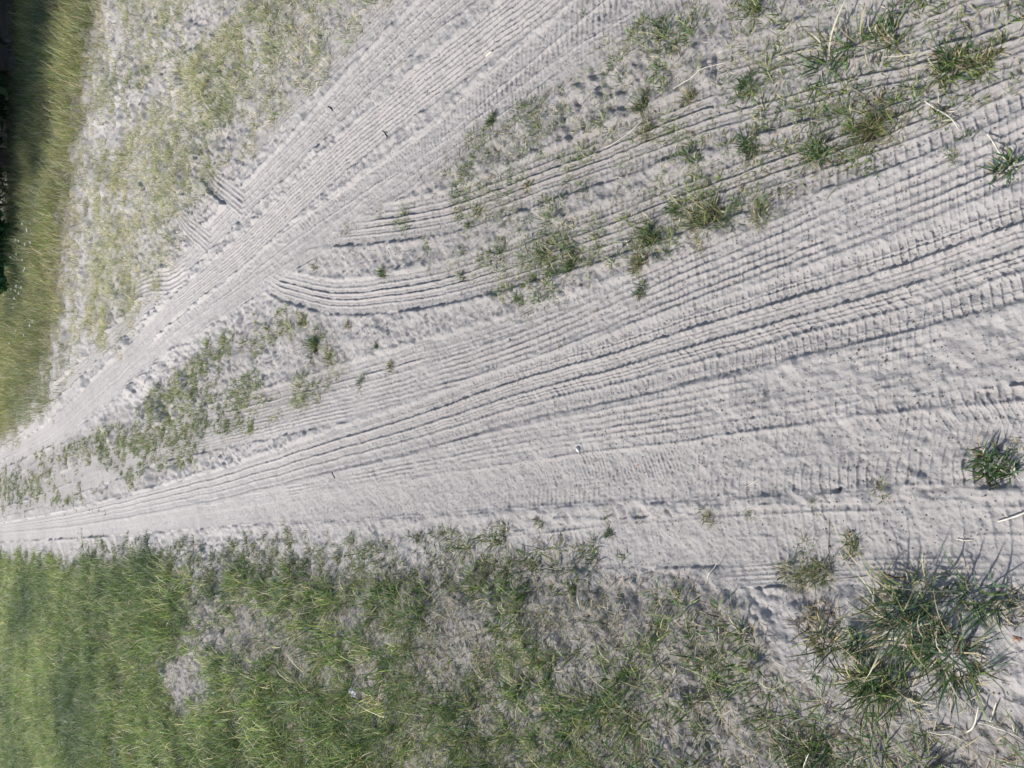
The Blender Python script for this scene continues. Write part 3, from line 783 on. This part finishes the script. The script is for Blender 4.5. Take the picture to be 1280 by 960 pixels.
def lying(name, pts_px, rad, mat, label, cat, lift=.0015, z=None, group=None):
    pp = catmull(pts_px, 5)
    x, y, _ = ground(pp[:, 0], pp[:, 1])
    h = heights(x, y) + lift
    # a stiff stalk bridges the small hollows
    hs = np.convolve(np.pad(h, 2, mode='edge'), np.ones(5) / 5, 'valid'); h = np.maximum(hs, h)
    if z is not None: h = h + np.interp(np.linspace(0, 1, len(h)), np.linspace(0, 1, len(z)), z)
    P = np.stack([x, y, h], 1); o0 = P[0].copy()
    rr = rad * np.interp(np.linspace(0, 1, len(P)), [0, .15, .8, 1], [.7, 1, .9, .4])
    V, F = tube(P - o0, rr)
    o = pymesh(name, V, F, mat, loc=o0)
    return tag(o, label, cat, group)

def arc(a, b, bow, n=5):
    a = np.array(a, float); b = np.array(b, float); d = b - a; nrm = np.array([-d[1], d[0]]) * bow
    return [tuple(a + d * t + nrm * math.sin(math.pi * t)) for t in np.linspace(0, 1, n)]

lying('dry_stalk', arc((1247,652), (1300,632), .03), .0016, M_STRAW, 'thick pale straw stalk lying on the sand at the right edge', 'stalk', z=[.001, .006, .012])
s1 = lying('dry_stalk', [(1212,912),(1222,905),(1229,890),(1233,875)], .0015, M_STRAW, 'short bone white curved stalk in the bottom right corner', 'stalk', z=[.001, .008, .02])
lying('dry_stalk', [(1227,899),(1245,903),(1262,908),(1285,916)], .0011, M_STRAW, 'long thin pale stalk reaching from the white curved stalk to the right edge', 'stalk', z=[.003, .004, .004])
lying('dry_stalk', [(1168,909),(1185,912),(1197,912),(1208,918),(1222,930)], .0009, M_STRAW, 'crooked thin straw left of the white curved stalk', 'stalk', z=[.003, .01, .004])
lying('dry_stalk', [(1243,898),(1247,885),(1252,872)], .0014, M_STRAW, 'short forked pale stalk right of the white curved stalk', 'stalk', z=[.001, .004, .006])
lying('dry_stalk', arc((1195,674), (1216,675), .04), .0014, M_STRAW, 'little pale straw end above the largest clump', 'stalk')
lying('dry_stalk', arc((1016,960), (1044,922), -.05), .0011, M_STRAW, 'pale stalk with a plume leaning over the bottom right clump', 'stalk', z=[.01, .05, .09])
lying('dry_stalk', [(1185,954),(1198,957),(1210,961)], .0018, M_STRAW, 'pale straw cut off by the bottom edge', 'stalk', z=[.004, .012, .01])
lying('dry_stalk', arc((745,298), (712,262), .02), .0007, M_STALK, 'fine straight grey straw resting over the tangled tuft', 'stalk', z=[.006, .01, .006])
lying('dry_stalk', arc((662,338), (722,262), -.03), .0008, M_STALK, 'long dark thin stalk lying across the ribs in the centre', 'stalk', z=[.003, .010, .004])
lying('dry_stalk', [(743,194),(765,165),(787,140),(812,112)], .0009, M_STALK, 'long dark bent stalk lying across scuffed sand left of the trailing straws', 'stalk', z=[.004, .012, .010, .004])
lying('dry_stalk', [(758,186),(785,170),(810,150)], .0009, M_STRAW, 'light green straw beside the long dark bent stalk', 'stalk', z=[.008, .012, .014])
lying('dry_stalk', [(845,112),(868,100),(890,86),(915,76)], .0009, M_STRAW, 'slender pale straw under the grassy knot in the upper right', 'stalk', z=[.004, .012, .008])
lying('dry_stalk', arc((1102,70), (1146,67), .02), .0007, M_STRAW, 'fine whitish straw with a tiny head near the top right', 'stalk', z=[.006, .012, .018])
lying('dry_stalk', [(1150,122),(1165,133),(1186,146),(1196,162)], .0012, M_STRAW, 'pale jointed runner linking the small leafy tufts', 'runner', z=[.003, .006, .003])
lying('dry_stalk', [(1232,166),(1240,176),(1247,188),(1256,200)], .0016, M_STRAW, 'thick pale runner beside the dark sprig at the right edge', 'runner', z=[.003, .008, .006])
lying('dry_stalk', [(1035,648),(1035,662),(1036,674)], .0007, M_STALK, 'fine dark straight straw above the small round tuft', 'stalk')
lying('dry_stalk', [(1035,672),(1035,690),(1041,708)], .0007, M_STALK, 'second fine dark straw at the left of the small round tuft', 'stalk')
lying('dry_stalk', arc((947,505), (958,488), .02), .0010, M_STALK, 'short grey straw on the upper block tread', 'stalk')
lying('dry_stalk', arc((929,609), (948,598), .02), .0010, M_STRAW, 'short tan straw on the curved lug marks', 'stalk')
lying('dry_stalk', arc((1046,723), (1084,720), .02), .0009, M_STALK, 'thin brown straw right of the flat low mat', 'stalk')
lying('dry_stalk', arc((887,722), (900,702), .05), .0010, M_STRAW, 'pale straw tip leaning out of the verge', 'stalk', z=[.002, .02])
lying('dry_stalk', [(737,730),(736,742),(738,758)], .0016, M_STRAW, 'pale upright straw in the verge below the blocky treads', 'stalk', z=[.01, .02, .01])
lying('twig', [(478,163),(482,168),(484,173)], .0022, M_BLACK, 'small dark bent twig in the upper lane', 'twig')
lying('twig', [(412,133),(415,136),(417,139)], .003, M_BLACK, 'dark stubby twig on the pushed up sand edge of the upper lane', 'twig')
lying('twig', [(494,88),(500,82),(508,76)], .0030, M_STALK, 'brown leafy twig lying in the upper lane near the top', 'twig')
lying('twig', [(606,70),(610,66),(614,64)], .0030, M_STRAW, 'pale bit of straw in the upper lane below the wavy tread', 'twig')
lying('twig', [(418,590),(419,594),(420,598)], .0022, M_BLACK, 'tiny dark twig standing out in the bottom road left of centre', 'twig')

def pebble(px, py, r, mat, name, label, cat, asp=(1, 1, .7), rough=.25, sink=.25, seed=1):
    gx, gy, t = ground(px, py); gx, gy = float(gx), float(gy)
    gz = float(heights(np.array([gx]), np.array([gy]))[0])
    rg = np.random.default_rng(seed)
    V, F = [], []; nu, nv = 14, 9
    for j in range(nv + 1):
        th = math.pi * j / nv
        for i in range(nu):
            ph = 2 * math.pi * i / nu
            p = np.array([math.sin(th) * math.cos(ph), math.sin(th) * math.sin(ph), math.cos(th)])
            k = 1 + rough * (math.sin(3 * p[0] + seed) * math.cos(4 * p[1] + seed * 2) + .6 * math.sin(7 * p[2] + 5 * p[0]) * .5)
            V.append(p * r * k * np.array(asp))
    for j in range(nv):
        for i in range(nu):
            i2 = (i + 1) % nu
            F.append((j * nu + i, (j + 1) * nu + i, (j + 1) * nu + i2, j * nu + i2))
    o = pymesh(name, V, F, mat, loc=(gx, gy, gz + r * asp[2] * (1 - sink * 2)))
    o.rotation_euler = (0, 0, seed * .9)
    return tag(o, label, cat)
pebble(722, 562, .0085, M_WHITE, 'pebble', 'small bright white stone on the tread marks in the centre', 'stone', (1, .8, .6), .35, seed=4)
pebble(1048, 613, .0042, M_BLACK, 'pebble', 'shiny black pebble on the curved lug marks', 'stone', (1.2, .9, .8), .1, seed=2)
pebble(1009, 411, .0030, M_BLACK, 'pebble', 'dark speck of gravel in the crisp main tread', 'stone', (1.6, 1, .8), .3, seed=7)
pebble(637, 424, .004, M_BLACK, 'pebble', 'dark chip lying at the foot of the smooth ribs', 'stone', (.8, 1.4, .6), .4, seed=9)
pebble(1277, 795, .006, M_BROWNL, 'dead_leaf', 'rusty brown leaf scrap at the right edge', 'leaf', (1.2, .8, .25), .4, seed=5)
pebble(795, 581, .003, M_BROWNL, 'dead_leaf', 'tiny tan leaf scrap on the mud tread', 'leaf', (1.4, .8, .25), .4, seed=6)
pebble(763, 600, .0032, M_BROWNL, 'dead_leaf', 'tiny orange leaf scrap beside the curved lugs', 'leaf', (.5, 1.5, .25), .4, seed=8)

def crumpled(px, py, r, label):
    gx, gy, t = ground(px, py); gx, gy = float(gx), float(gy)
    gz = float(heights(np.array([gx]), np.array([gy]))[0])
    rg = np.random.default_rng(11); n = 9
    V = []; F = []
    for j in range(n):
        for i in range(n):
            a, b = (i / (n - 1) - .5) * 2, (j / (n - 1) - .5) * 2
            k = 1 - .25 * (a * a + b * b) / 2
            V.append((a * r * .7 * k + rg.normal(0, r * .09), b * r * 1.1 * k + rg.normal(0, r * .09), r * .5 + rg.normal(0, r * .28) - .3 * r * (a * a + b * b) / 2))
    for j in range(n - 1):
        for i in range(n - 1):
            F.append((j * n + i, j * n + i + 1, (j + 1) * n + i + 1, (j + 1) * n + i))
    o = pymesh('crumpled_wrapper', V, F, M_FOIL, loc=(gx, gy, gz + .05), smooth=False)
    sm = o.modifiers.new('thickness', 'SOLIDIFY'); sm.thickness = .0008
    return tag(o, label, 'litter')
crumpled(466, 858, .024, 'crumpled white wrapper caught in the verge grass')

# dried brown plant beside the verge, and pale husks
def dry_plant(px, py, rpx, label, weights, n=120):
    gx, gy, t = ground(px, py); gx, gy, t = float(gx), float(gy), float(t); r = rpx * t
    gz = float(heights(np.array([gx]), np.array([gy]))[0])
    a = R.uniform(0, 6.28, n); rr = r * np.sqrt(R.random(n)) * .9
    ox, oy = rr * np.cos(a), rr * np.sin(a)
    hz = heights(gx + ox, gy + oy) - gz
    v, f, c = blades(ox, oy, hz, r * .55 * (.4 + R.random(n)), np.full(n, .0024), R.uniform(0, 6.28, n), R.uniform(.7, 1.5, n), R.uniform(-1.2, 1.2, n), palette(n, weights), 4)
    o = mesh_obj('dried_plant', v, f, M_DRY, loc=(gx, gy, gz), col=c)
    return tag(o, label, 'dried plant')
dry_plant(1030, 778, 34, 'reddish brown dried plant on the sand left of the largest clump', (0, 0, 0, .3, 1.4, .5, 5), 170)
dry_plant(1266, 558, 12, 'pale cream husks beside the dark green rosette at the right edge', (0, 0, .5, 0, 2, 6, 0), 26)
dry_plant(1275, 760, 24, 'withered blades at the right edge beside the largest clump', (1, 0, .5, 1, 3, 2, 2), 60)

# ------------------------------------------------------------------ white flowers on the bank
M_PETAL = simple_material('white_petals', (.74, .74, .70), (.82, .82, .80), 60, .6, .1)
M_STEM = simple_material('flower_stem', (.06, .10, .03), (.10, .15, .05), 60, .7, .1)
def flower_proto():
    root = empty('white_flower', (0, 0, 0))
    V, F = tube([(0, 0, 0), (.006, 0, .12), (.0, .004, .25)], [.0022, .002, .0015], 5)
    pymesh('stem', V, F, M_STEM, root)
    V, F = [], []
    for (cx, cy, cz) in [(0, 0, .252), (.013, .004, .249), (-.011, .008, .25), (.002, -.013, .248), (-.006, -.006, .255)]:
        b = len(V); V.append((cx, cy, cz + .003))
        for k in range(8):
            a = k * math.pi / 4; r = .009 * (1 if k % 2 else .7)
            V.append((cx + r * math.cos(a), cy + r * math.sin(a), cz + .001 * (k % 3)))
        for k in range(8): F.append((b, b + 1 + k, b + 1 + (k + 1) % 8))
        V.append((cx, cy, cz - .004)); e = len(V) - 1
        for k in range(8): F.append((e, b + 1 + (k + 1) % 8, b + 1 + k))
    pymesh('flower_head', V, F, M_PETAL, root, smooth=False)
    return root
fp = flower_proto()
FL = [(57,283),(50,284),(57,291),(59,293),(42,304),(47,305),(62,307),(53,309),(45,321),(37,325),(51,328),(55,341),(59,339),(46,366),(42,360),(39,364),(52,362),(40,375),(45,369),(62,403),(37,387),(57,408),(44,415),(31,372),(52,420),(34,430),(20,470),(12,500)]
for i, (a, b) in enumerate(FL):
    x_, y_, _ = ground(a + 13, b)
    z_ = float(heights(np.array([x_]), np.array([y_]))[0])
    if i == 0: o = fp
    else:
        o = fp.copy(); COL.objects.link(o)
        for ch in fp.children:
            c_ = ch.copy(); COL.objects.link(c_); c_.parent = o
    o.location = (float(x_), float(y_), z_); o.rotation_euler = (0, 0, i * 1.7)
    k_ = .8 + .5 * ((i * 37) % 10) / 10; o.scale = (k_, k_, .9 + .2 * ((i * 13) % 10) / 10)
    tag(o, 'small white flower head dotting the tall olive grass bank', 'flower', 'white flowers on the grass bank')

# ------------------------------------------------------------------ far edge: log, trees, bushes
def build_log():
    root = empty('fallen_log', (4.7, 13.6, .02))
    tag(root, 'weathered grey log lying in deep shade at the far bank, top left corner', 'log')
    n = 40; sides = 22; V = []; rg = np.random.default_rng(5)
    for i in range(n + 1):
        s = i / n; xx = s * 4.6; r = .21 + .03 * math.sin(3 * s) + .02 * s
        for k in range(sides):
            a = 2 * math.pi * k / sides
            g = .018 * math.sin(5 * a + 1.2 * math.sin(4 * s)) + .012 * math.sin(11 * a + 3 * s) + .008 * rg.normal()
            V.append((xx + (.05 * math.sin(2 * a) if i == 0 else 0), (r + g) * math.cos(a) + .35 * s, .33 + (r + g) * math.sin(a) + .02 * s))
    F = [(i * sides + k, i * sides + (k + 1) % sides, (i + 1) * sides + (k + 1) % sides, (i + 1) * sides + k) for i in range(n) for k in range(sides)]
    pymesh('trunk', V, F, M_LOG, root, smooth=False)
    V2 = [V[k] for k in range(sides)] + [(.03, 0, .33)]
    pymesh('cut_end', V2, [((k + 1) % sides, k, sides) for k in range(sides)], M_LOG, root)
    V3, F3 = tube([(.45, -.16, .34), (.42, -.30, .30), (.38, -.40, .24)], [.05, .035, .02], 8)
    pymesh('branch_stub', V3, F3, M_LOG, root)
build_log()

def leaf_cloud(centres, radii, n, size, cols, rg):
    k = rg.choice(len(centres), n, p=np.array(radii) ** 2 / np.sum(np.array(radii) ** 2))
    d = rg.normal(size=(n, 3)); d /= np.linalg.norm(d, axis=1)[:, None]
    rr = np.array(radii)[k] * (.55 + .5 * rg.random(n) ** .5)
    P = np.array(centres)[k] + d * rr[:, None] * np.array([1, 1, .8])
    P[:, 2] = np.maximum(P[:, 2], .12)
    a = rg.normal(size=(n, 3)); a /= np.linalg.norm(a, axis=1)[:, None]
    b = np.cross(a, rg.normal(size=(n, 3))); b /= np.linalg.norm(b, axis=1)[:, None]
    L = size * (.6 + .8 * rg.random(n))[:, None]
    V = np.stack([P - a * L, P - b * L * .5 + a * L * .1, P + a * L, P + b * L * .5 + a * L * .1], 1)
    F = (np.arange(n) * 4)[:, None] + np.arange(4)[None]
    C = np.array(cols)[rg.integers(0, len(cols), n)] * (.7 + .6 * rg.random((n, 1)))
    return V.reshape(-1, 3), F, np.repeat(C, 4, 0)

def tree(x, y, h, crown_r, low, label, seed, cols, cat='tree', name='tree', leaf=.06, nl=9000, tr=.14):
    rg = np.random.default_rng(seed)
    root = empty(name, (x, y, 0)); tag(root, label, cat, 'trees beyond the grass bank' if name == 'tree' else 'bushes beyond the grass bank')
    pts = [(0, 0, -.1)]
    for i in range(1, 7): pts.append((pts[-1][0] + rg.normal(0, .07), pts[-1][1] + rg.normal(0, .07), h * .8 * i / 6))
    V, F = tube(pts, np.linspace(tr, tr * .25, 7) * np.array([1.35, 1, 1, 1, 1, 1, 1]), 12)
    pymesh('trunk' if name == 'tree' else 'stem', V, F, M_BARK, root)
    cen, rad = [], []
    nlimb = 12 if name == 'tree' else 5
    for k in range(nlimb):
        z0 = low + (h - low) * (k + .5) / nlimb * .85; a = k * 2.4 + rg.random()
        i = min(5, int(z0 / (h * .8) * 6)); p0 = np.array(pts[i])
        ln = crown_r * (.5 + .5 * rg.random()) * (1 - .4 * k / nlimb)
        p1 = p0 + [math.cos(a) * ln * .5, math.sin(a) * ln * .5, .3 * ln]; p2 = p0 + [math.cos(a) * ln, math.sin(a) * ln, .35 * ln]
        V, F = tube([p0, p1, p2], [tr * .4, tr * .25, tr * .08], 7)
        pymesh('limb', V, F, M_BARK, root)
        for q in (p1, p2, p2 + rg.normal(0, ln * .3, 3)):
            cen.append(q + rg.normal(0, .15, 3) * crown_r * .3); rad.append(crown_r * (.24 + .2 * rg.random()))
    V, F, C = leaf_cloud(cen, rad, nl, leaf, cols, rg)
    mesh_obj('crown' if name == 'tree' else 'leaves', V, F, M_LEAF, root, col=C)
    return root
DK = [(.035, .075, .025), (.05, .10, .035), (.03, .06, .02)]
BR = [(.08, .22, .09), (.11, .28, .12), (.06, .16, .06)]
tree(3.6, 14.2, 4.4, 2.0, .45, 'broad leafy tree whose low branches darken the bank left of the log', 21, DK, nl=16000, leaf=.09)
tree(5.2, 14.35, 6.6, 2.9, .5, 'dense tree standing directly behind the grey log', 22, DK, nl=26000, tr=.2, leaf=.10)
tree(8.0, 14.3, 6.8, 2.9, .5, 'tree at the right end of the grey log', 23, DK, nl=24000, leaf=.10)
tree(4.0, 18.0, 7.5, 3.0, .8, 'taller tree in the second row behind the log', 24, DK, nl=20000, leaf=.10)
tree(2.2, 15.3, 6.5, 2.7, 2.9, 'slender tree with a raised crown rising behind the bright green bush', 26, DK, nl=26000, leaf=.11, tr=.08)
tree(2.0, 13.75, 1.2, .62, .15, 'fresh bright green bush poking out at the far edge, left of the tree row', 31, BR, 'bush', 'bush', .05, 5500, .03)
tree(2.95, 15.0, 1.3, .7, .15, 'darker low bush right of the bright green one', 32, DK, 'bush', 'bush', .045, 2600, .03)
print('objects', len(bpy.data.objects))
